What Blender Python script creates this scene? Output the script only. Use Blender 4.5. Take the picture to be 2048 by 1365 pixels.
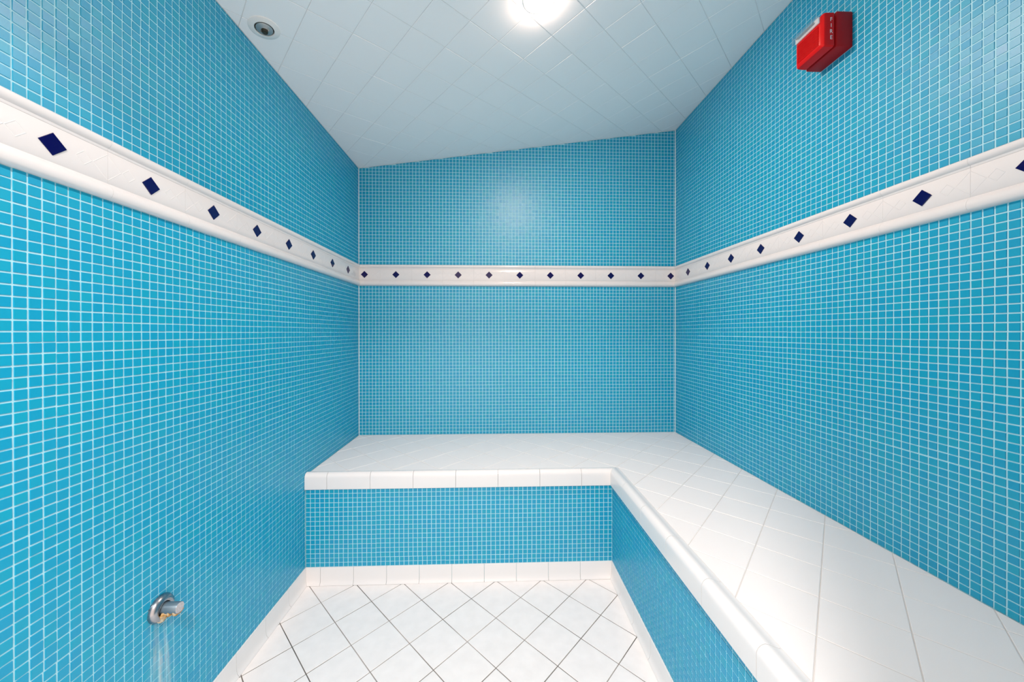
import bpy, bmesh, math, random
import numpy as np
from mathutils import Matrix, Vector

for o in list(bpy.data.objects): bpy.data.objects.remove(o)
rng = np.random.default_rng(7); random.seed(7)
SC = bpy.context.scene
COL = SC.collection

# ------------------------------------------------------------------ camera
CAM = np.array([0.905, -2.3647, 1.1988])
YAW, PITCH, ROLL, FPX, SX, SY = 0.0336, -0.0025, -0.0003, 707.1, -8.0, -15.08
FW = np.array([math.sin(YAW)*math.cos(PITCH), math.cos(YAW)*math.cos(PITCH), math.sin(PITCH)])
_rt = np.array([math.cos(YAW), -math.sin(YAW), 0.0]); _up = np.cross(_rt, FW)
RT = _rt*math.cos(ROLL)+_up*math.sin(ROLL); UP = -_rt*math.sin(ROLL)+_up*math.cos(ROLL)
cd = bpy.data.cameras.new('camera'); cam = bpy.data.objects.new('camera', cd); COL.objects.link(cam)
cd.sensor_fit = 'HORIZONTAL'; cd.sensor_width = 36.0; cd.lens = FPX/2048*36.0
cd.shift_x = -SX/2048; cd.shift_y = SY/2048; cd.clip_start = 0.01; cd.clip_end = 60
cam.matrix_world = Matrix(((RT[0], UP[0], -FW[0], CAM[0]), (RT[1], UP[1], -FW[1], CAM[1]), (RT[2], UP[2], -FW[2], CAM[2]), (0, 0, 0, 1)))
SC.camera = cam

# ------------------------------------------------------------------ light and exposure
world = bpy.data.worlds.new('hall_light'); SC.world = world; world.use_nodes = True
bg = world.node_tree.nodes['Background']; bg.inputs[0].default_value = (1.0, 0.80, 0.70, 1); bg.inputs[1].default_value = 2.1
HALL_POWER = 40.0
LAMP_STRENGTH = 690.0
ld = bpy.data.lights.new('hall_ceiling_light', 'AREA'); ld.shape = 'DISK'; ld.size = 0.09; ld.energy = HALL_POWER; ld.color = (1.0, 0.89, 0.83)
lo = bpy.data.objects.new('hall_ceiling_light', ld); COL.objects.link(lo); lo.location = (0.79, -2.83, 2.20)
SC.view_settings.view_transform = 'Standard'; SC.view_settings.look = 'None'
SC.view_settings.exposure = 0.12; SC.view_settings.gamma = 1.0; SC.view_settings.use_curve_mapping = False

# ------------------------------------------------------------------ dimensions (metres)
W = 2.1228                    # width between side walls; back wall at y = 0, left wall at x = 0
YF = -2.46                    # front of the room, behind the camera
ZCL, CSL, CDY = 2.2822, 0.1368, 0.0075      # ceiling height at back left corner, slope to the right, slope in depth
def zc(x, y): return ZCL+CSL*x+CDY*y
P = 0.022                     # mosaic pitch
B0, B1, B2, B3 = 1.5088, 1.5443, 1.6204, 1.6480   # border band: bottom, lower line, upper line, top
BP = 0.205                    # border repeat
BX, BY = 1.471, -0.656        # bench front planes
ZB = 0.5215                   # bench seat
CB = 0.4545                   # underside of coping
CV = 0.0825                   # top of cove base
HD = 0.111                    # half diagonal of the square tiles

# ------------------------------------------------------------------ materials
def new_mat(name):
    m = bpy.data.materials.new(name); m.use_nodes = True
    return m, m.node_tree.nodes, m.node_tree.links, m.node_tree.nodes['Principled BSDF']
def simple(name, col, rough=0.4, metal=0.0, spec=0.5, noise=0.0, nscale=60, bump=0.0, bscale=200, coat=0.0):
    m, N, L, b = new_mat(name)
    b.inputs['Base Color'].default_value = (*col, 1); b.inputs['Roughness'].default_value = rough
    b.inputs['Metallic'].default_value = metal; b.inputs['Specular IOR Level'].default_value = spec
    if coat: b.inputs['Coat Weight'].default_value = coat; b.inputs['Coat Roughness'].default_value = 0.08
    geo = N.new('ShaderNodeNewGeometry')
    if noise:
        t = N.new('ShaderNodeTexNoise'); t.inputs['Scale'].default_value = nscale; t.inputs['Detail'].default_value = 4
        L.new(geo.outputs['Position'], t.inputs['Vector'])
        mr = N.new('ShaderNodeMapRange'); mr.inputs['From Min'].default_value = 0.3; mr.inputs['From Max'].default_value = 0.7
        mr.inputs['To Min'].default_value = 1-noise; mr.inputs['To Max'].default_value = 1+noise*0.3
        L.new(t.outputs['Fac'], mr.inputs['Value'])
        mx = N.new('ShaderNodeVectorMath'); mx.operation = 'SCALE'; mx.inputs[0].default_value = col
        L.new(mr.outputs['Result'], mx.inputs['Scale']); L.new(mx.outputs['Vector'], b.inputs['Base Color'])
    if bump:
        t2 = N.new('ShaderNodeTexNoise'); t2.inputs['Scale'].default_value = bscale; t2.inputs['Detail'].default_value = 3
        L.new(geo.outputs['Position'], t2.inputs['Vector'])
        bp = N.new('ShaderNodeBump'); bp.inputs['Strength'].default_value = bump; bp.inputs['Distance'].default_value = 0.001
        L.new(t2.outputs['Fac'], bp.inputs['Height']); L.new(bp.outputs['Normal'], b.inputs['Normal'])
    return m

def mosaic_material(name, lime=False):
    m, N, L, b = new_mat(name)
    b.inputs['Roughness'].default_value = 0.40; b.inputs['Specular IOR Level'].default_value = 0.58
    geo = N.new('ShaderNodeNewGeometry'); oi = N.new('ShaderNodeObjectInfo')
    add = N.new('ShaderNodeMath'); add.operation = 'ADD'
    L.new(geo.outputs['Random Per Island'], add.inputs[0]); L.new(oi.outputs['Random'], add.inputs[1])
    fr = N.new('ShaderNodeMath'); fr.operation = 'FRACT'; L.new(add.outputs[0], fr.inputs[0])
    ramp = N.new('ShaderNodeValToRGB'); L.new(fr.outputs[0], ramp.inputs['Fac'])
    e = ramp.color_ramp.elements
    e[0].position = 0.0; e[0].color = (0.0, 0.315, 0.540, 1)
    e[1].position = 1.0; e[1].color = (0.0, 0.350, 0.525, 1)
    k = ramp.color_ramp.elements.new(0.5); k.color = (0.0, 0.333, 0.540, 1)
    colout = ramp.outputs['Color']
    # fine glassy streaks inside each piece
    t = N.new('ShaderNodeTexNoise'); t.inputs['Scale'].default_value = 420; t.inputs['Detail'].default_value = 3
    L.new(geo.outputs['Position'], t.inputs['Vector'])
    bp = N.new('ShaderNodeBump'); bp.inputs['Strength'].default_value = 0.10; bp.inputs['Distance'].default_value = 0.001
    L.new(t.outputs['Fac'], bp.inputs['Height']); L.new(bp.outputs['Normal'], b.inputs['Normal'])
    if lime:
        c2, msk = limescale(N, L, geo)
        mx = N.new('ShaderNodeMix'); mx.data_type = 'RGBA'
        L.new(msk, mx.inputs['Factor']); L.new(colout, mx.inputs[6]); mx.inputs[7].default_value = (*c2, 1)
        colout = mx.outputs[2]
    L.new(colout, b.inputs['Base Color'])
    return m

def limescale(N, L, geo):
    """mineral runs below the steam outlet on the left wall"""
    sp = N.new('ShaderNodeSeparateXYZ'); L.new(geo.outputs['Position'], sp.inputs[0])
    def rng_map(sock, a, b_, c, d_):
        mr = N.new('ShaderNodeMapRange'); mr.interpolation_type = 'SMOOTHSTEP'
        mr.inputs[1].default_value = a; mr.inputs[2].default_value = b_; mr.inputs[3].default_value = c; mr.inputs[4].default_value = d_
        L.new(sock, mr.inputs[0]); return mr.outputs[0]
    def mul(a, b_):
        q = N.new('ShaderNodeMath'); q.operation = 'MULTIPLY'; L.new(a, q.inputs[0]); L.new(b_, q.inputs[1]); return q.outputs[0]
    a = rng_map(sp.outputs['Y'], -1.425, -1.385, 0, 1)
    b_ = rng_map(sp.outputs['Y'], -1.375, -1.325, 1, 0)
    c = rng_map(sp.outputs['Z'], 0.33, 0.43, 1, 0.35)
    d = rng_map(sp.outputs['Z'], 0.440, 0.450, 1, 0)
    mp = N.new('ShaderNodeMapping'); mp.inputs['Scale'].default_value = (1, 90, 7); L.new(geo.outputs['Position'], mp.inputs['Vector'])
    t = N.new('ShaderNodeTexNoise'); t.inputs['Scale'].default_value = 1.0; t.inputs['Detail'].default_value = 3; L.new(mp.outputs[0], t.inputs['Vector'])
    f = rng_map(t.outputs['Fac'], 0.35, 0.75, 0.05, 0.75)
    return (0.62, 0.66, 0.64), mul(mul(mul(a, b_), mul(c, d)), f)

M_MOS = mosaic_material('blue_glass_mosaic')
M_MOSL = mosaic_material('blue_glass_mosaic_with_limescale', lime=True)
M_GROUT = simple('pale_grout', (0.43, 0.76, 0.86), 0.75, spec=0.2, noise=0.05, nscale=30)
M_GLAZE = simple('white_glazed_ceramic', (0.76, 0.76, 0.765), 0.12, bump=0.05, bscale=90)
M_COPE = simple('white_coping_ceramic', (0.82, 0.82, 0.82), 0.22, bump=0.06, bscale=300)
M_SEAT = simple('white_seat_tile', (0.88, 0.872, 0.868), 0.42, bump=0.12, bscale=700)
M_FLOOR = simple('white_floor_tile', (0.88, 0.872, 0.868), 0.5, noise=0.045, nscale=22, bump=0.15, bscale=700)
M_CEIL = simple('white_ceiling_tile', (0.95, 0.95, 0.95), 0.25, bump=0.05, bscale=500)
M_SEATG = simple('seat_grout', (0.68, 0.665, 0.65), 0.8, spec=0.2, noise=0.15, nscale=5)
M_CEILG = simple('ceiling_grout', (0.72, 0.72, 0.72), 0.8, spec=0.2, noise=0.12, nscale=4)
M_CAULK = simple('white_caulk', (0.80, 0.84, 0.84), 0.5)
M_INLAY = simple('cobalt_glazed_inlay', (0.003, 0.002, 0.075), 0.05, spec=0.35)
M_RED = simple('red_enamel_plastic', (0.66, 0.003, 0.003), 0.38, spec=0.3)
M_REDD = simple('dark_red_painted_metal', (0.38, 0.003, 0.006), 0.5, spec=0.3, bump=0.25, bscale=900)
M_LETTER = simple('white_print', (0.80, 0.78, 0.78), 0.5)
M_CHROME = simple('dull_chrome', (0.36, 0.38, 0.41), 0.26, metal=1.0, noise=0.15, nscale=60)
M_PIPE = simple('tarnished_pipe', (0.20, 0.27, 0.32), 0.38, metal=0.7)
M_PIPEEND = simple('lime_coated_pipe_end', (0.55, 0.53, 0.55), 0.8, noise=0.25, nscale=300)
M_DARK = simple('dark_gap', (0.03, 0.027, 0.015), 0.6)
M_STEEL = simple('grey_metal', (0.42, 0.44, 0.44), 0.35, metal=0.6)
M_WHITEP = simple('white_painted_metal', (0.82, 0.82, 0.80), 0.35)
M_ALU = simple('brushed_aluminium', (0.6, 0.6, 0.6), 0.35, metal=1.0)

def floor_grout():
    m, N, L, b = new_mat('worn_floor_grout'); b.inputs['Roughness'].default_value = 0.85
    geo = N.new('ShaderNodeNewGeometry'); t = N.new('ShaderNodeTexNoise'); t.inputs['Scale'].default_value = 2.6; t.inputs['Detail'].default_value = 5
    L.new(geo.outputs['Position'], t.inputs['Vector'])
    r = N.new('ShaderNodeValToRGB'); L.new(t.outputs['Fac'], r.inputs['Fac'])
    r.color_ramp.elements[0].position = 0.40; r.color_ramp.elements[0].color = (0.10, 0.09, 0.08, 1)
    r.color_ramp.elements[1].position = 0.66; r.color_ramp.elements[1].color = (0.42, 0.39, 0.37, 1)
    L.new(r.outputs['Color'], b.inputs['Base Color']); return m
M_FLOORG = floor_grout()
def crust():
    m, N, L, b = new_mat('mineral_crust'); b.inputs['Roughness'].default_value = 0.9
    geo = N.new('ShaderNodeNewGeometry'); t = N.new('ShaderNodeTexNoise'); t.inputs['Scale'].default_value = 55; t.inputs['Detail'].default_value = 4
    L.new(geo.outputs['Position'], t.inputs['Vector'])
    r = N.new('ShaderNodeValToRGB'); L.new(t.outputs['Fac'], r.inputs['Fac'])
    r.color_ramp.elements[0].position = 0.36; r.color_ramp.elements[0].color = (0.16, 0.05, 0.01, 1)
    r.color_ramp.elements[1].position = 0.56; r.color_ramp.elements[1].color = (0.66, 0.58, 0.44, 1)
    k = r.color_ramp.elements.new(0.46); k.color = (0.50, 0.27, 0.06, 1)
    L.new(r.outputs['Color'], b.inputs['Base Color']); return m
M_CRUST = crust()
def emitter(name, col, s):
    m, N, L, b = new_mat(name); b.inputs['Base Color'].default_value = (0.9, 0.9, 0.9, 1)
    b.inputs['Emission Color'].default_value = (*col, 1); b.inputs['Emission Strength'].default_value = s; return m
M_LAMP = emitter('glowing_lamp_lens', (1.0, 0.73, 0.59), LAMP_STRENGTH)
def clear(name, tint, gloss):
    m, N, L, b = new_mat(name); N.remove(b); out = [n for n in N if n.type == 'OUTPUT_MATERIAL'][0]
    tr = N.new('ShaderNodeBsdfTransparent'); tr.inputs[0].default_value = (*tint, 1)
    gl = N.new('ShaderNodeBsdfGlossy'); gl.inputs['Roughness'].default_value = 0.03
    mx = N.new('ShaderNodeMixShader'); mx.inputs[0].default_value = gloss
    L.new(tr.outputs[0], mx.inputs[1]); L.new(gl.outputs[0], mx.inputs[2]); L.new(mx.outputs[0], out.inputs[0]); return m
M_PANE = clear('clear_glass', (0.97, 0.98, 0.98), 0.06)
M_LENS = clear('clear_plastic_lens', (0.93, 0.95, 0.97), 0.16)

# ------------------------------------------------------------------ helpers
def link(name, mesh, mat, parent=None, smooth=False):
    if mat is not None and not mesh.materials: mesh.materials.append(mat)
    o = bpy.data.objects.new(name, mesh); COL.objects.link(o)
    if parent is not None:
        o.parent = parent; o.matrix_parent_inverse = parent.matrix_world.inverted()
    if smooth:
        for p in mesh.polygons: p.use_smooth = True
    return o
def mesh_py(name, verts, faces):
    me = bpy.data.meshes.new(name); me.from_pydata([tuple(v) for v in verts], [], [tuple(f) for f in faces]); me.update(); return me
def fix_normals(me):
    bm = bmesh.new(); bm.from_mesh(me); bmesh.ops.recalc_face_normals(bm, faces=bm.faces); bm.to_mesh(me); bm.free(); return me
def smooth_by_angle(me, ang=35):
    bm = bmesh.new(); bm.from_mesh(me)
    for f in bm.faces: f.smooth = True
    for e in bm.edges:
        if len(e.link_faces) == 2 and e.calc_face_angle(0) > math.radians(ang): e.smooth = False
    bm.to_mesh(me); bm.free(); return me
def box_mesh(name, lo_, hi_, bevel=0.0, seg=2):
    bm = bmesh.new(); bmesh.ops.create_cube(bm, size=1.0)
    for v in bm.verts: v.co = Vector([(lo_[i]+hi_[i])/2+v.co[i]*(hi_[i]-lo_[i]) for i in range(3)])
    if bevel: bmesh.ops.bevel(bm, geom=bm.edges[:], offset=bevel, segments=seg, affect='EDGES', profile=0.5)
    me = bpy.data.meshes.new(name); bm.to_mesh(me); bm.free(); return me
def empty(name, loc=(0, 0, 0)):
    o = bpy.data.objects.new(name, None); COL.objects.link(o); o.location = loc; o.empty_display_size = 0.05
    o.matrix_world = Matrix.Translation(loc); return o
def tag(o, label, cat, group=None, kind=None):
    o['label'] = label; o['category'] = cat
    if group: o['group'] = group
    if kind: o['kind'] = kind
    return o
def frame(O, U, V, N):
    U, V, N = Vector(U), Vector(V), Vector(N)
    return Matrix(((U[0], V[0], N[0], O[0]), (U[1], V[1], N[1], O[1]), (U[2], V[2], N[2], O[2]), (0, 0, 0, 1)))
def extrude(name, prof, fr, a0, a1):
    """closed profile [(n, v)] swept along u from a0(n) to a1(n) in frame fr (u, v, n)"""
    k = len(prof); vs = []
    for fn in (a0, a1):
        for (n, v) in prof: vs.append(fr @ Vector((fn(n) if callable(fn) else fn, v, n)))
    fs = [tuple(range(k)), tuple(range(2*k-1, k-1, -1))]+[(i, i+k, (i+1) % k+k, (i+1) % k) for i in range(k)]
    return smooth_by_angle(fix_normals(mesh_py(name, vs, fs)), 38)
def lathe(name, prof, fr, n=40, close=True):
    """profile [(r, h)] turned about the n axis of fr"""
    vs, fs = [], []; k = len(prof)
    for i in range(n):
        a = 2*math.pi*i/n
        for (r, h) in prof: vs.append(fr @ Vector((r*math.cos(a), r*math.sin(a), h)))
    for i in range(n):
        j = (i+1) % n
        for q in range(k-1): fs.append((i*k+q, j*k+q, j*k+q+1, i*k+q+1))
    me = mesh_py(name, vs, fs)
    bm = bmesh.new(); bm.from_mesh(me); bmesh.ops.remove_doubles(bm, verts=bm.verts, dist=1e-6)
    bmesh.ops.recalc_face_normals(bm, faces=bm.faces); bm.to_mesh(me); bm.free()
    return smooth_by_angle(me, 40)

def project(p):
    d = p-CAM; z = d@FW
    return np.stack([1024+SX+FPX*(d@RT)/z, 682.5+SY-FPX*(d@UP)/z], -1), z

# --- mosaic fields: quads in a plane
TILE = 0.0195; INS = 0.0007; PROUD = 0.0014
def full_tile_mesh(name):
    h, g = TILE/2, TILE/2-INS
    vs = [(-h, -h, -.003), (h, -h, -.003), (h, h, -.003), (-h, h, -.003), (-g, -g, 0), (g, -g, 0), (g, g, 0), (-g, g, 0)]
    return mesh_py(name, vs, [(4, 5, 6, 7), (0, 1, 5, 4), (1, 2, 6, 5), (2, 3, 7, 6), (3, 0, 4, 7)])
def mosaic(parent, mat, fr, regions, n_single, tilt=0.013):
    """regions: (u0, u1, v0, v1, anchor, top(u)) with anchor 'top' or 'bottom' for the whole rows"""
    quads, full = [], []
    for (u0, u1, v0, v1, anchor, top) in regions:
        nu, nv = int(math.ceil((u1-u0)/P)), int(math.ceil((v1-v0)/P))
        su, sv = rng.integers(0, 4), 0
        jit = rng.normal(0, 0.00045, (nu//15+3, nv//15+3, 2)).clip(-.0009, .0009)
        for i in range(nu):
            for j in range(nv):
                ju, jv = jit[(i+su)//15, j//15]
                ca = u0+P*(i+.5)+ju+rng.normal(0, .00012)
                cb = (v0+P*(j+.5) if anchor == 'bottom' else v1-P*(j+.5))+jv+rng.normal(0, .00012)
                a, b = max(ca-TILE/2, u0+.0012), min(ca+TILE/2, u1-.0012)
                c, d = max(cb-TILE/2, v0+.0008), min(cb+TILE/2, v1-.0008)
                if b-a < .003 or d-c < .003: continue
                ta, tb = (top(a)-.001, top(b)-.001) if top else (9, 9)
                d1, d2 = min(d, tb), min(d, ta)
                if min(d1, d2)-c < .003: continue
                ok = (b-a > TILE-1e-6) and (min(d1, d2)-c > TILE-1e-6)
                quads.append(((a, c), (b, c), (b, d1), (a, d2))); full.append((ok, ca, cb))
    Q = np.array(quads); n = len(Q)
    tl = rng.normal(0, tilt, (n, 2)).clip(-2.2*tilt, 2.2*tilt)
    cen = Q.mean(1, keepdims=True)
    Fm = np.array(fr)
    def world(uv, h): return uv[..., :1]*Fm[:3, 0]+uv[..., 1:]*Fm[:3, 1]+h[..., None]*Fm[:3, 2]+Fm[:3, 3]
    # choose the tiles that show largest
    sel = np.zeros(n, bool)
    if n_single:
        px, z = project(world(Q, np.zeros(Q.shape[:2])).reshape(-1, 3)); px = px.reshape(n, 4, 2); z = z.reshape(n, 4)
        x, y = px[..., 0], px[..., 1]
        area = 0.5*np.abs(sum(x[:, k]*y[:, (k+1) % 4]-x[:, (k+1) % 4]*y[:, k] for k in range(4)))
        vis = (z.min(1) > .05) & (x.mean(1) > 2) & (x.mean(1) < 2046) & (y.mean(1) > 2) & (y.mean(1) < 1363) & np.array([f[0] for f in full])
        area = np.where(vis, area, -1); sel[np.argsort(-area)[:n_single]] = True; sel &= area > 0
    # joined field
    R = Q[~sel]; T = tl[~sel]; C = cen[~sel]
    top_ = R+np.sign(C-R)*INS
    hz = ((top_-C)*T[:, None, :]).sum(-1)
    V = np.concatenate([world(R, np.full(R.shape[:2], -.003)), world(top_, hz)], 1).reshape(-1, 3)
    base = (np.arange(len(R))*8)[:, None, None]
    Fc = (base+np.array([(4, 5, 6, 7), (0, 1, 5, 4), (1, 2, 6, 5), (2, 3, 7, 6), (3, 0, 4, 7)])[None]).reshape(-1, 4)
    me = bpy.data.meshes.new('mosaic_field'); me.from_pydata(V.tolist(), [], Fc.tolist()); me.update()
    fo = link('mosaic_field', me, mat, parent); fo['kind'] = 'stuff'
    # single tiles
    tm = full_tile_mesh('mosaic_tile'); tm.materials.append(mat)
    for k in np.nonzero(sel)[0]:
        o = link('mosaic_tile', tm, None, parent)
        r = Matrix.Rotation(-tl[k, 0], 4, 'Y') @ Matrix.Rotation(tl[k, 1], 4, 'X')
        o.matrix_world = fr @ Matrix.Translation((full[k][1], full[k][2], 0)) @ r
    return fo

# --- diagonal square tiles, cut at the edges of a region
def clip(poly, a, b, c):          # keep a*x+b*y <= c
    out = []
    for i in range(len(poly)):
        p, q = poly[i], poly[(i+1) % len(poly)]; dp, dq = a*p[0]+b*p[1]-c, a*q[0]+b*q[1]-c
        if dp <= 0: out.append(p)
        if dp*dq < 0: t = dp/(dp-dq); out.append((p[0]+t*(q[0]-p[0]), p[1]+t*(q[1]-p[1])))
    return out
def parea(p): return 0.5*sum(p[i][0]*p[(i+1) % len(p)][1]-p[(i+1) % len(p)][0]*p[i][1] for i in range(len(p)))
def inset(p, d):
    """shrink a convex counter-clockwise polygon"""
    out = [(x, y) for x, y in p]
    for i in range(len(p)):
        (x0, y0), (x1, y1) = p[i], p[(i+1) % len(p)]; l = math.hypot(x1-x0, y1-y0)
        if l < 1e-7: continue
        nx, ny = (y1-y0)/l, -(x1-x0)/l
        out = clip(out, nx, ny, nx*x0+ny*y0-d)
        if len(out) < 3: return []
    r = []
    for q in out:
        if not r or math.hypot(q[0]-r[-1][0], q[1]-r[-1][1]) > 1e-5: r.append(q)
    if len(r) > 1 and math.hypot(r[0][0]-r[-1][0], r[0][1]-r[-1][1]) < 1e-5: r.pop()
    return r
def slab_mesh(name, polys, gap, thick, bev):
    vs, fs = [], []
    for p in polys:
        a = inset(p, gap/2)
        if len(a) < 3: continue
        cx, cy = sum(q[0] for q in a)/len(a), sum(q[1] for q in a)/len(a)
        b = []
        for q in a:
            l = math.hypot(q[0]-cx, q[1]-cy); s = max(0.2, 1-bev*1.4/l); b.append((cx+(q[0]-cx)*s, cy+(q[1]-cy)*s))
        k = len(a); o = len(vs)
        vs += [(x, y, -thick) for x, y in a]+[(x, y, -bev*0.8) for x, y in a]+[(x, y, 0) for x, y in b]
        for i in range(k):
            j = (i+1) % k
            fs += [(o+i, o+j, o+k+j, o+k+i), (o+k+i, o+k+j, o+2*k+j, o+2*k+i)]
        fs.append(tuple(range(o+2*k, o+3*k)))
    return mesh_py(name, vs, fs) if vs else None
def diagonal_tiles(name, parent, mat, fr, org, rect, notch=None, gap=.003, thick=.006, bev=.0011):
    x0, x1, y0, y1 = rect
    loc = [(0, -HD), (HD, 0), (0, HD), (-HD, 0)]
    fullm = slab_mesh(name, [loc], gap, thick, bev); fullm.materials.append(mat)
    for i in range(-40, 41):
        for j in range(-40, 41):
            # lattice of tile centres: vertices sit where i+j is even, centres where it is odd
            if (i+j) % 2 == 0: continue
            cx, cy = org[0]+HD*i, org[1]+HD*j
            t = [(cx+a, cy+b) for a, b in loc]
            q = clip(clip(clip(clip(t, 1, 0, x1), -1, 0, -x0), 0, 1, y1), 0, -1, -y0)
            if len(q) < 3 or parea(q) < 2e-5: continue
            pieces = [q]
            if notch:
                nx, ny = notch                      # remove x < nx and y < ny
                cut = clip(clip(q, 1, 0, nx), 0, 1, ny)
                if len(cut) >= 3 and parea(cut) > 1e-6:
                    pieces = [clip(q, -1, 0, -nx), clip(clip(q, 1, 0, nx), 0, -1, -ny)]
                    pieces = [p for p in pieces if len(p) >= 3 and parea(p) > 2e-5]
                    if not pieces: continue
            whole = len(pieces) == 1 and abs(parea(pieces[0])-2*HD*HD) < 1e-7
            dz = random.uniform(-.00025, .00025)
            if whole:
                o = link(name, fullm, None, parent)
                o.matrix_world = fr @ Matrix.Translation((cx, cy, dz)) @ Matrix.Rotation(random.gauss(0, .0012), 4, 'X') @ Matrix.Rotation(random.gauss(0, .0012), 4, 'Y')
            else:
                me = slab_mesh(name, [[(a-cx, b-cy) for a, b in p] for p in pieces], gap, thick, bev)
                if me is None: continue
                o = link(name, me, mat, parent); o.matrix_world = fr @ Matrix.Translation((cx, cy, dz))

# ------------------------------------------------------------------ the room shell
F_LEFT = frame((0, 0, 0), (0, -1, 0), (0, 0, 1), (1, 0, 0))       # u runs towards the camera
F_RIGHT = frame((W, 0, 0), (0, -1, 0), (0, 0, 1), (-1, 0, 0))
F_BACK = frame((0, 0, 0), (1, 0, 0), (0, 0, 1), (0, -1, 0))
FRONT = -YF

def wall_bed(name, lo_, hi_, label):
    o = link(name, box_mesh(name, lo_, hi_), M_GROUT); tag(o, label, 'wall', kind='structure'); return o
def wall_poly(name, fr, pts, t, label):
    vs = [fr @ Vector((u, v, -PROUD)) for u, v in pts]+[fr @ Vector((u, v, -PROUD-t)) for u, v in pts]; k = len(pts)
    fs = [tuple(range(k)), tuple(range(2*k-1, k-1, -1))]+[(i, i+k, (i+1) % k+k, (i+1) % k) for i in range(k)]
    o = link(name, fix_normals(mesh_py(name, vs, fs)), M_GROUT); tag(o, label, 'wall', kind='structure'); return o
wall_left = wall_poly('wall_left', F_LEFT, [(-.0, 0), (FRONT, 0), (FRONT, zc(0, YF)), (0, zc(0, 0))], .10, 'blue mosaic wall on the left with a steam outlet near the floor')
wall_right = wall_poly('wall_right', F_RIGHT, [(-.0, 0), (FRONT, 0), (FRONT, zc(W, YF)), (0, zc(W, 0))], .10, 'blue mosaic wall on the right carrying the red fire alarm')
wall_back = wall_poly('wall_back', F_BACK, [(-.1, 0), (W+.1, 0), (W+.1, zc(W+.1, 0)), (-.1, zc(-.1, 0))], .10, 'blue mosaic wall at the far end above the bench')

BX_TOP_L = lambda u: zc(0, -u)
BX_TOP_R = lambda u: zc(W, -u)
BX_TOP_B = lambda u: zc(u, 0)
mosaic(wall_left, M_MOSL, F_LEFT, [(0, .66, ZB, B0, 'top', None), (.66, FRONT, CV, B0, 'top', None), (0, FRONT, B3, ZCL+.02, 'bottom', BX_TOP_L)], 300)
mosaic(wall_right, M_MOS, F_RIGHT, [(0, FRONT, ZB, B0, 'top', None), (0, FRONT, B3, zc(W, 0)+.02, 'bottom', BX_TOP_R)], 300)
mosaic(wall_back, M_MOS, F_BACK, [(0, W, ZB, B0, 'top', None), (0, W, B3, zc(W, 0)+.02, 'bottom', BX_TOP_B)], 0)

# caulk lines in the two far corners
for x, s in ((0, 1), (W, -1)):
    for a, b in ((ZB, B0), (B3, zc(x, 0))):
        me = mesh_py('corner_caulk', [(x, -.0032, a), (x+s*.0032, 0, a), (x, 0.002, a), (x, -.0032, b), (x+s*.0032, 0, b), (x, 0.002, b)],
                     [(0, 1, 4, 3), (0, 3, 5, 2), (1, 2, 5, 4), (0, 2, 1), (3, 4, 5)])
        link('corner_caulk', fix_normals(me), M_CAULK, wall_back)

# ------------------------------------------------------------------ border band with cobalt inlays
def liner_profile_top():
    h0, h1 = B2, B3; t = h1-h0
    return [(-.004, h0), (.0036, h0), (.0044, h0+.0012), (.0046, h0+.006), (.0066, h0+.0072), (.0105, h0+.010), (.0125, h0+.014),
            (.0130, h0+.018), (.0122, h0+.0225), (.0095, h0+.0258), (.0055, h1-.0002), (-.004, h1)]
def liner_profile_bottom():
    h0, h1 = B0, B1
    return [(-.004, h0), (.006, h0+.0004), (.0115, h0+.003), (.0150, h0+.008), (.0165, h0+.014), (.0160, h0+.020), (.0135, h0+.026),
            (.0098, h0+.031), (.0065, h1-.0016), (.0055, h1), (-.004, h1)]
def ridge(vs, fs, p, q, n0, w=.0013, h=.0007):
    """low raised line between two points of the tile face"""
    dx, dy = q[0]-p[0], q[1]-p[1]; l = math.hypot(dx, dy)
    if l < 1e-4: return
    nx, ny = -dy/l*w, dx/l*w; o = len(vs)
    for (x, y) in (p, q): vs += [(x+nx, y+ny, n0), (x, y, n0+h), (x-nx, y-ny, n0)]
    fs += [(o, o+3, o+4, o+1), (o+1, o+4, o+5, o+2), (o, o+1, o+2), (o+3, o+5, o+4)]
def seg_clip(p, q, lo_, hi_):
    if p[0] > q[0]: p, q = q, p
    if q[0] <= lo_ or p[0] >= hi_: return None
    def at(x): t = (x-p[0])/(q[0]-p[0]); return (x, p[1]+t*(q[1]-p[1]))
    if p[0] < lo_: p = at(lo_)
    if q[0] > hi_: q = at(hi_)
    return p, q
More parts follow.
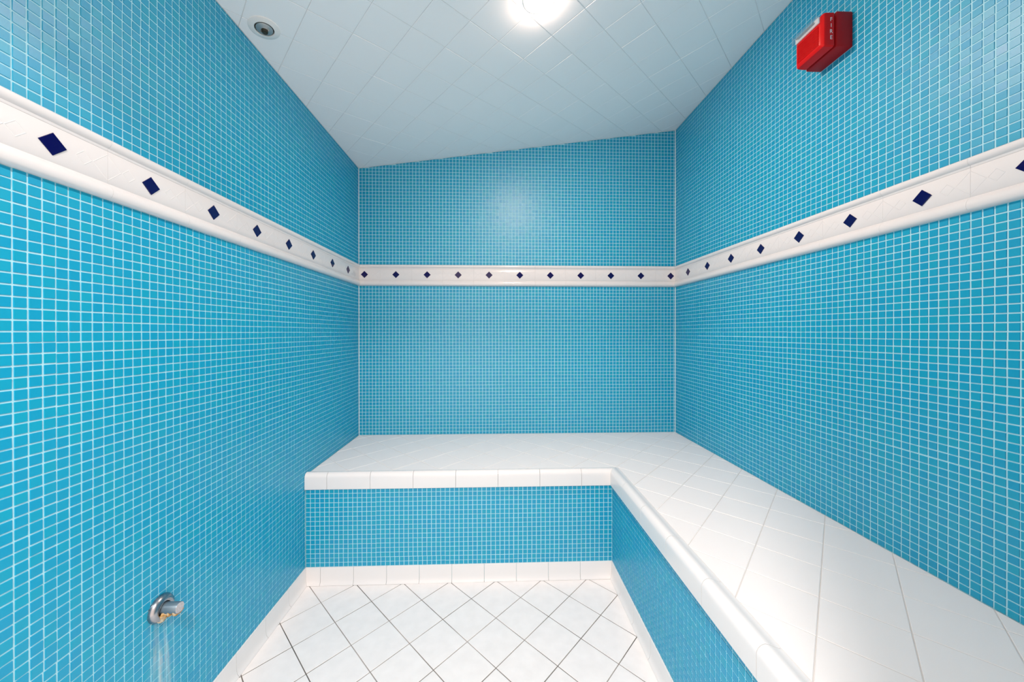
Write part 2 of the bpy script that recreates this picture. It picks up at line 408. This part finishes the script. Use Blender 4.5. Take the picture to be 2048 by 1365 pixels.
def border(wall, fr, centers, lo_, hi_):
    vm = (B1+B2)/2; FACE = .0040
    for c in centers:
        a, b = max(c-BP/2, lo_), min(c+BP/2, hi_)
        if b-a < .008: continue
        g = .0002
        for nm, prof in (('border_liner', liner_profile_top()), ('border_liner', liner_profile_bottom())):
            link(nm, extrude(nm, prof, fr, a+g, b-g), M_GLAZE, wall)
        e = .0003
        prof = [(-.004, B1+e), (FACE-.0006, B1+e), (FACE, B1+e+.0008), (FACE, B2-e-.0008), (FACE-.0006, B2-e), (-.004, B2-e)]
        t = link('border_tile', extrude('border_tile', prof, fr, a+g, b-g), M_GLAZE, wall)
        vs, fs = [], []
        def diamond(x, r, n=4):
            pts = [(x-r, vm), (x, vm+r), (x+r, vm), (x, vm-r)]
            for k in range(4):
                s = seg_clip(pts[k], pts[(k+1) % 4], a+g, b-g)
                if s: ridge(vs, fs, s[0], s[1], FACE-.0002)
        for s in (-1, 1):
            diamond(c+s*BP/2, .0300); diamond(c+s*.0555, .0150)
        if vs:
            link('relief', fix_normals(mesh_py('relief', [fr @ Vector(v) for v in vs], fs)), M_GLAZE, t)
        if a < c-.024 and b > c+.024:
            r, r2, h = .0232, .0222, FACE+.0022
            ve = [(c-r, vm, FACE-.001), (c, vm-r, FACE-.001), (c+r, vm, FACE-.001), (c, vm+r, FACE-.001)]
            ve += [(c-r, vm, h-.0006), (c, vm-r, h-.0006), (c+r, vm, h-.0006), (c, vm+r, h-.0006)]
            ve += [(c-r2, vm, h), (c, vm-r2, h), (c+r2, vm, h), (c, vm+r2, h)]
            fc = [(8, 9, 10, 11)]+[(k, (k+1) % 4, 4+(k+1) % 4, 4+k) for k in range(4)]+[(4+k, 4+(k+1) % 4, 8+(k+1) % 4, 8+k) for k in range(4)]
            mt = Matrix.Translation((c, vm, h)) @ Matrix.Rotation(random.gauss(0, .02), 4, 'X') @ Matrix.Rotation(random.gauss(0, .02), 4, 'Y') @ Matrix.Translation((-c, -vm, -h))
            link('diamond_inlay', fix_normals(mesh_py('diamond_inlay', [fr @ (mt @ Vector(v)) for v in ve], fc)), M_INLAY, t)
border(wall_left, F_LEFT, [0.1797+BP*k for k in range(-1, 13)], 0.0, FRONT)
border(wall_right, F_RIGHT, [0.1663+BP*k for k in range(-1, 13)], 0.0, FRONT)
border(wall_back, F_BACK, [0.0383+BP*k for k in range(0, 11)], 0.0035, W-.0035)

# ------------------------------------------------------------------ ceiling, floor
cu = Vector((1, 0, CSL)).normalized(); cv_ = Vector((0, 1, CDY)).normalized(); cn = -(cu.cross(cv_)).normalized()
F_CEIL = frame((0, 0, ZCL), cu, cv_, cn)
CU = math.hypot(1, CSL)
def slab_in_frame(name, fr, rect, z0, z1, mat):
    x0, x1, y0, y1 = rect
    vs = [fr @ Vector((x, y, z)) for z in (z0, z1) for x, y in ((x0, y0), (x1, y0), (x1, y1), (x0, y1))]
    return link(name, fix_normals(mesh_py(name, vs, [(0, 1, 2, 3), (4, 5, 6, 7), (0, 1, 5, 4), (1, 2, 6, 5), (2, 3, 7, 6), (3, 0, 4, 7)])), mat)
ceiling = slab_in_frame('ceiling', F_CEIL, (-.12, W*CU+.12, YF-.1, .1), -.10, -.0010, M_CEILG)
tag(ceiling, 'sloping white ceiling of diagonal square tiles', 'ceiling', kind='structure')
# (the frame is left-handed for a downward normal, so tiles are laid out mirrored in u)
F_CEILT = frame((0, 0, ZCL), -cu, cv_, cn)
diagonal_tiles('ceiling_tile', ceiling, M_CEIL, F_CEILT, (-1.147, -.903), (-W*CU, 0.0, YF, 0.0), gap=.0017)
floor = link('floor', box_mesh('floor', (-.1, YF-.1, -.12), (W+.1, .1, -.0016)), M_FLOORG)
tag(floor, 'white square floor tiles laid diagonally with worn dark joints', 'floor', kind='structure')
F_FLOOR = Matrix.Identity(4)
diagonal_tiles('floor_tile', floor, M_FLOOR, F_FLOOR, (0.904, -.8815), (0.010, BX-.010, YF, BY-.010), gap=.0032)

# cove base profile: n out of the wall, v up
COVE = [(-.003, 0.0005), (-.003, CV-.0006), (.0018, CV-.0006), (.0028, CV-.0016), (.0030, .034), (.0036, .022), (.0055, .0125), (.0085, .0065), (.0120, .0032), (.0125, .0005)]
base_left = empty('baseboard_left', (0, BY, 0)); tag(base_left, 'white curved cove tiles along the foot of the left wall', 'baseboard', kind='structure')
js = [.656+.0, .797, .9515, 1.108]; k = 1.108
while k < FRONT: k += .1555; js.append(min(k, FRONT))
for i in range(len(js)-1):
    if js[i+1]-js[i] < .01: continue
    g = .0007
    a0 = (lambda n: .656+max(n, 0)) if i == 0 else js[i]+g
    link('cove_tile', extrude('cove_tile', COVE, F_LEFT, a0, js[i+1]-g), M_COPE, base_left)

# ------------------------------------------------------------------ L-shaped tiled bench
bench = empty('tiled_bench', (BX, BY, 0))
tag(bench, 'L-shaped built-in bench with white tiled seat and blue mosaic front', 'bench')
F_SEAT = frame((0, 0, ZB), (1, 0, 0), (0, 1, 0), (0, 0, 1))
NX, NY = BX+.045, BY+.045
def l_prism(name, x, y, z0, z1, mat):
    pts = [(0.0005, -.0015), (0.0005, y), (x, y), (x, YF), (W-.0005, YF), (W-.0005, -.0015)]
    vs = [(a, b, z) for z in (z0, z1) for a, b in pts]; n = 6
    fs = [tuple(range(n)), tuple(range(2*n-1, n-1, -1))]+[(i, i+n, (i+1) % n+n, (i+1) % n) for i in range(n)]
    return link(name, fix_normals(mesh_py(name, vs, fs)), mat, bench)
l_prism('bench_core', BX+PROUD, BY+PROUD, 0.0, CB+.004, M_GROUT)
l_prism('seat_bed', NX-.02, NY-.02, CB+.004, ZB-.0012, M_SEATG)
diagonal_tiles('seat_tile', bench, M_SEAT, F_SEAT, (1.730, -1.2685), (0.0, W, YF, 0.0), notch=(NX, NY), gap=.0022)
F_BF = frame((0, BY, 0), (1, 0, 0), (0, 0, 1), (0, -1, 0))
F_BR = frame((BX, 0, 0), (0, -1, 0), (0, 0, 1), (-1, 0, 0))
mosaic(bench, M_MOS, F_BF, [(0, BX, CV, CB, 'top', None)], 150, tilt=.010)
mosaic(bench, M_MOS, F_BR, [(-BY, FRONT, CV, CB, 'top', None)], 150, tilt=.010)
# coping: bullnose with a shallow dip back to the seat
T = CB; H = 0.079
COPING = [(-.002, T), (.0085, T), (.0108, T+.0022), (.0112, T+.006), (.0112, T+.052)]
for a in range(8, 91, 10):
    r = math.radians(a); COPING.append((-.0098+.0210*math.cos(r), T+.0555+.0228*math.sin(r)))
COPING += [(-.0170, T+.0768), (-.0240, T+.0738), (-.0310, T+.0702), (-.0385, T+.0682), (-.0440, T+.0675), (-.0440, T+.050), (-.002, T+.050)]
g = .0007
xs = [0.0]+[.1041+.2024*k for k in range(7)]+[None]
for i in range(len(xs)-1):
    a0 = xs[i]+g if i else 0.001
    a1 = xs[i+1]-g if xs[i+1] is not None else (lambda n: BX-n-g*.5)
    link('coping_tile', extrude('coping_tile', COPING, F_BF, a0, a1), M_COPE, bench)
ys = [None]+[.8225+.2018*k for k in range(20) if .8225+.2018*k < FRONT-.02]+[FRONT]
for i in range(len(ys)-1):
    a0 = ys[i]+g if ys[i] is not None else (lambda n: -BY+n+g*.5)
    link('coping_tile', extrude('coping_tile', COPING, F_BR, a0, ys[i+1]-g), M_COPE, bench)
xs = [None]+[.0703+.1554*k for k in range(9)]+[None]
for i in range(len(xs)-1):
    a0 = xs[i]+g if xs[i] is not None else (lambda n: max(n, 0)+.0003)
    a1 = xs[i+1]-g if xs[i+1] is not None else (lambda n: BX-max(n, 0)-.0003)
    link('cove_tile', extrude('cove_tile', COVE, F_BF, a0, a1), M_COPE, bench)
ys = [None]+[.783+.1554*k for k in range(20) if .783+.1554*k < FRONT-.02]+[FRONT]
for i in range(len(ys)-1):
    a0 = ys[i]+g if ys[i] is not None else (lambda n: -BY+max(n, 0)+.0003)
    link('cove_tile', extrude('cove_tile', COVE, F_BR, a0, ys[i+1]-g), M_COPE, bench)

# ------------------------------------------------------------------ unseen front wall behind the camera, opening shaped to steer the light
YW = YF-.004; DX1 = 1.043  # jamb edge placed to cast the soft shadow on the near bench
def front_poly(pts):
    vs = [(x, y, z) for y in (YW, YW-.10) for x, z in pts]; k = len(pts)
    return fix_normals(mesh_py('wall_front', vs, [tuple(range(k)), tuple(range(2*k-1, k-1, -1))]+[(i, i+k, (i+1) % k+k, (i+1) % k) for i in range(k)]))
DH = 2.10  # header added to hold light off the bench front
wall_front = link('wall_front', front_poly([(DX1, 0), (W+.1, 0), (W+.1, zc(W+.1, YW)-.004), (-.1, zc(-.1, YW)-.004), (-.1, DH), (DX1, DH)]), M_GLAZE)
tag(wall_front, 'unseen white tiled wall behind the viewer, its doorway shaped for the light', 'wall', kind='structure')

# ------------------------------------------------------------------ ceiling lamp
def on_ceiling(x, y, turn=0.0):
    p = Vector((x, y, zc(x, y))); return frame(p, cu, -cv_, cn) @ Matrix.Rotation(turn, 4, 'Z')
fr = on_ceiling(1.064, -1.075)
lamp = empty('ceiling_light', fr.translation); tag(lamp, 'round glowing ceiling light with domed lens in the sloping ceiling', 'ceiling light')
link('trim_ring', lathe('trim_ring', [(.050, -.002), (.0615, -.002), (.0615, .0006), (.059, .0014), (.052, .0014), (.050, .001), (.050, -.002)], fr), M_WHITEP, lamp)
link('lens', lathe('lens', [(.0540, .0008), (.0528, .0025), (.048, .0050), (.040, .0072), (.029, .0090), (.015, .0100), (0, .0104)], fr), M_LAMP, lamp)

# ------------------------------------------------------------------ recessed sprinkler
fr = on_ceiling(0.0800, -1.0745)
spr = empty('recessed_sprinkler', fr.translation); tag(spr, 'small round recessed sprinkler with stained white ring beside the left wall', 'sprinkler')
link('escutcheon', lathe('escutcheon', [(.030, -.004), (.049, -.001), (.049, .0015), (.046, .0032), (.040, .0040), (.034, .0058), (.0315, .0062), (.030, .005), (.030, -.004)], fr), M_WHITEP, spr)
link('cup', lathe('cup', [(.0305, .004), (.0300, .0012), (.0262, .0010), (.0262, .0012)], fr), M_DARK, spr)
body = link('body', lathe('body', [(.0262, .0005), (.0262, .0050), (.0245, .0064), (.016, .0072), (.0105, .0098), (.0102, .0060), (.0, .0060)], fr), M_STEEL, spr)
link('plug', lathe('plug', [(.0100, .006), (.0100, .0150), (.0085, .0172), (0, .0176)], fr), M_DARK, spr)
for s in (-1, 1):
    a = fr @ Matrix.Translation((s*.0135, 0, 0))
    link('frame_arm', lathe('frame_arm', [(.0022, .006), (.0020, .0155), (0, .016)], a, 10), M_STEEL, spr)
ring = []
for k in range(24):
    r = .0090 if k % 2 == 0 else .0066; an = 2*math.pi*k/24
    ring.append((r*math.cos(an), r*math.sin(an)))
vs = [fr @ Vector((x, y, h)) for h in (.0180, .0190) for x, y in ring]
fs = [tuple(range(24)), tuple(range(47, 23, -1))]+[(i, i+24, (i+1) % 24+24, (i+1) % 24) for i in range(24)]
link('deflector', fix_normals(mesh_py('deflector', vs, fs)), M_DARK, spr)

# ------------------------------------------------------------------ fire alarm on the right wall
AY0, AY1 = -1.1955, -1.0745; AZ0, AZ1 = 2.1755, 2.2965
alarm = empty('fire_alarm', (W, (AY0+AY1)/2, AZ0)); tag(alarm, 'red fire alarm strobe box with white FIRE lettering on the right wall', 'fire alarm')
XB = W-.057
link('back_box', smooth_by_angle(box_mesh('back_box', (XB, AY0, AZ0), (W+.0005, AY1, AZ1), .004, 2), 30), M_REDD, alarm)
link('gasket', box_mesh('gasket', (XB-.0068, AY0+.010, AZ0+.010), (XB+.001, AY1-.010, AZ1-.010)), M_DARK, alarm)
# cover: flat sides, bevelled towards the front
def cover_mesh():
    y0, y1, z0, z1 = AY0+.003, AY1-.003, AZ0+.0025, AZ1-.0005
    rings = [(XB-.0065, 0.0), (XB-.034, .0008), (XB-.039, .0025), (XB-.0455, .009), (XB-.047, .0115)]
    vs, fs = [], []
    def rr(x, d):
        a, b, c, e = y0+d, y1-d, z0+d, z1-d; q = .004
        return [(x, a+q, c), (x, b-q, c), (x, b, c+q), (x, b, e-q), (x, b-q, e), (x, a+q, e), (x, a, e-q), (x, a, c+q)]
    for x, d in rings: vs += rr(x, d)
    k = 8
    for i in range(len(rings)-1):
        for j in range(k): fs.append((i*k+j, i*k+(j+1) % k, (i+1)*k+(j+1) % k, (i+1)*k+j))
    fs.append(tuple(range((len(rings)-1)*k, len(rings)*k))); fs.append(tuple(range(k-1, -1, -1)))
    return smooth_by_angle(fix_normals(mesh_py('cover', vs, fs)), 25)
cover = link('cover', cover_mesh(), M_RED, alarm)
XF = XB-.047
zl = AZ0+.016
while zl < AZ0+.083:                                    # louvre ribs of the sounder grille
    link('grille_rib', box_mesh('grille_rib', (XF-.0028, AY0+.017, zl), (XF+.001, AY1-.017, zl+.0026), .0006, 1), M_RED, cover)
    zl += .0052
lens_c = link('strobe_reflector', box_mesh('strobe_reflector', (XF-.004, AY0+.014, AZ0+.090), (XF+.002, AY1-.012, AZ1-.010), .001, 1), M_WHITEP, alarm)
link('strobe_lens', smooth_by_angle(box_mesh('strobe_lens', (XF-.016, AY0+.012, AZ0+.088), (XF+.001, AY1-.008, AZ1-.006), .005, 3), 30), M_LENS, alarm)
link('strobe_tube', lathe('strobe_tube', [(0, -.035), (.0028, -.035), (.0028, .035), (0, .035)], frame((XF-.0095, (AY0+AY1)/2+.002, AZ0+.1015), (1, 0, 0), (0, 0, -1), (0, 1, 0)), 12), M_STEEL, alarm)
def lettering(txt, size, mat_w, mat_mat, parent):
    c = bpy.data.curves.new('lettering', 'FONT'); c.body = txt; c.size = size; c.align_x = 'CENTER'; c.align_y = 'CENTER'
    c.space_line = 0.82; c.extrude = 0.0003
    o = bpy.data.objects.new('tmp', c); COL.objects.link(o)
    me = bpy.data.meshes.new_from_object(o.evaluated_get(bpy.context.evaluated_depsgraph_get())); bpy.data.objects.remove(o)
    me.transform(mat_w); me.materials.clear(); me.name = 'lettering'
    return link('lettering', me, mat_mat, parent)
for k, ch in enumerate('FIRE'):
    lettering(ch, .0185, frame((XB-.0165, AY0+.0032, AZ0+.0935-.0205*k), (1, 0, 0), (0, 0, 1), (0, -1, 0)), M_LETTER, cover)

# ------------------------------------------------------------------ steam outlet on the left wall
PY, PZ = -1.384, .4575
fr = frame((0, PY, PZ), (0, -1, 0), (0, 0, 1), (1, 0, 0))
steam = empty('steam_outlet', (0, PY, PZ)); tag(steam, 'chrome steam pipe stub with crusted round flange on the left wall', 'steam outlet')
link('flange', lathe('flange', [(.0345, -.002), (.0345, .003), (.0335, .007), (.030, .0125), (.025, .0158), (.020, .0162), (.0165, .0145), (.0150, .011), (.0148, .004)], fr, 48), M_CHROME, steam)
pipe = link('pipe', lathe('pipe', [(.0140, .002), (.0140, .0515), (.0132, .0525), (.0115, .0525)], fr, 32), M_PIPE, steam)
link('pipe_end', lathe('pipe_end', [(.0135, .0515), (.0125, .0530), (.006, .0527), (0, .0526)], fr, 32), M_PIPEEND, pipe)
def crust_mesh():
    vs, fs = [], []; nu, nv = 40, 16
    r2 = random.Random(3)
    for i in range(nu):
        h = .010+.0445*i/(nu-1)
        for j in range(nv):
            a = math.radians(-90)+math.radians(62)*(j/(nv-1)*2-1)*(1-.25*math.sin(i*.55))
            edge = abs(j/(nv-1)*2-1)
            base = .0139 if h > .022 else .0139+(.022-h)*1.15
            lump = (.0062*(1-.55*i/(nu-1))+.0020*math.sin(i*.42+1)+.0012*r2.uniform(-1, 1))*(1-edge**3)
            if i in (0, nu-1): lump *= .2
            r = base+max(lump, -.0004)-.0006*edge
            vs.append(fr @ Vector((r*math.cos(a), r*math.sin(a), h+.0012*r2.uniform(-1, 1))))
    for i in range(nu-1):
        for j in range(nv-1): fs.append((i*nv+j, i*nv+j+1, (i+1)*nv+j+1, (i+1)*nv+j))
    me = fix_normals(mesh_py('mineral_crust', vs, fs)); return me
link('mineral_crust', crust_mesh(), M_CRUST, steam, smooth=True)
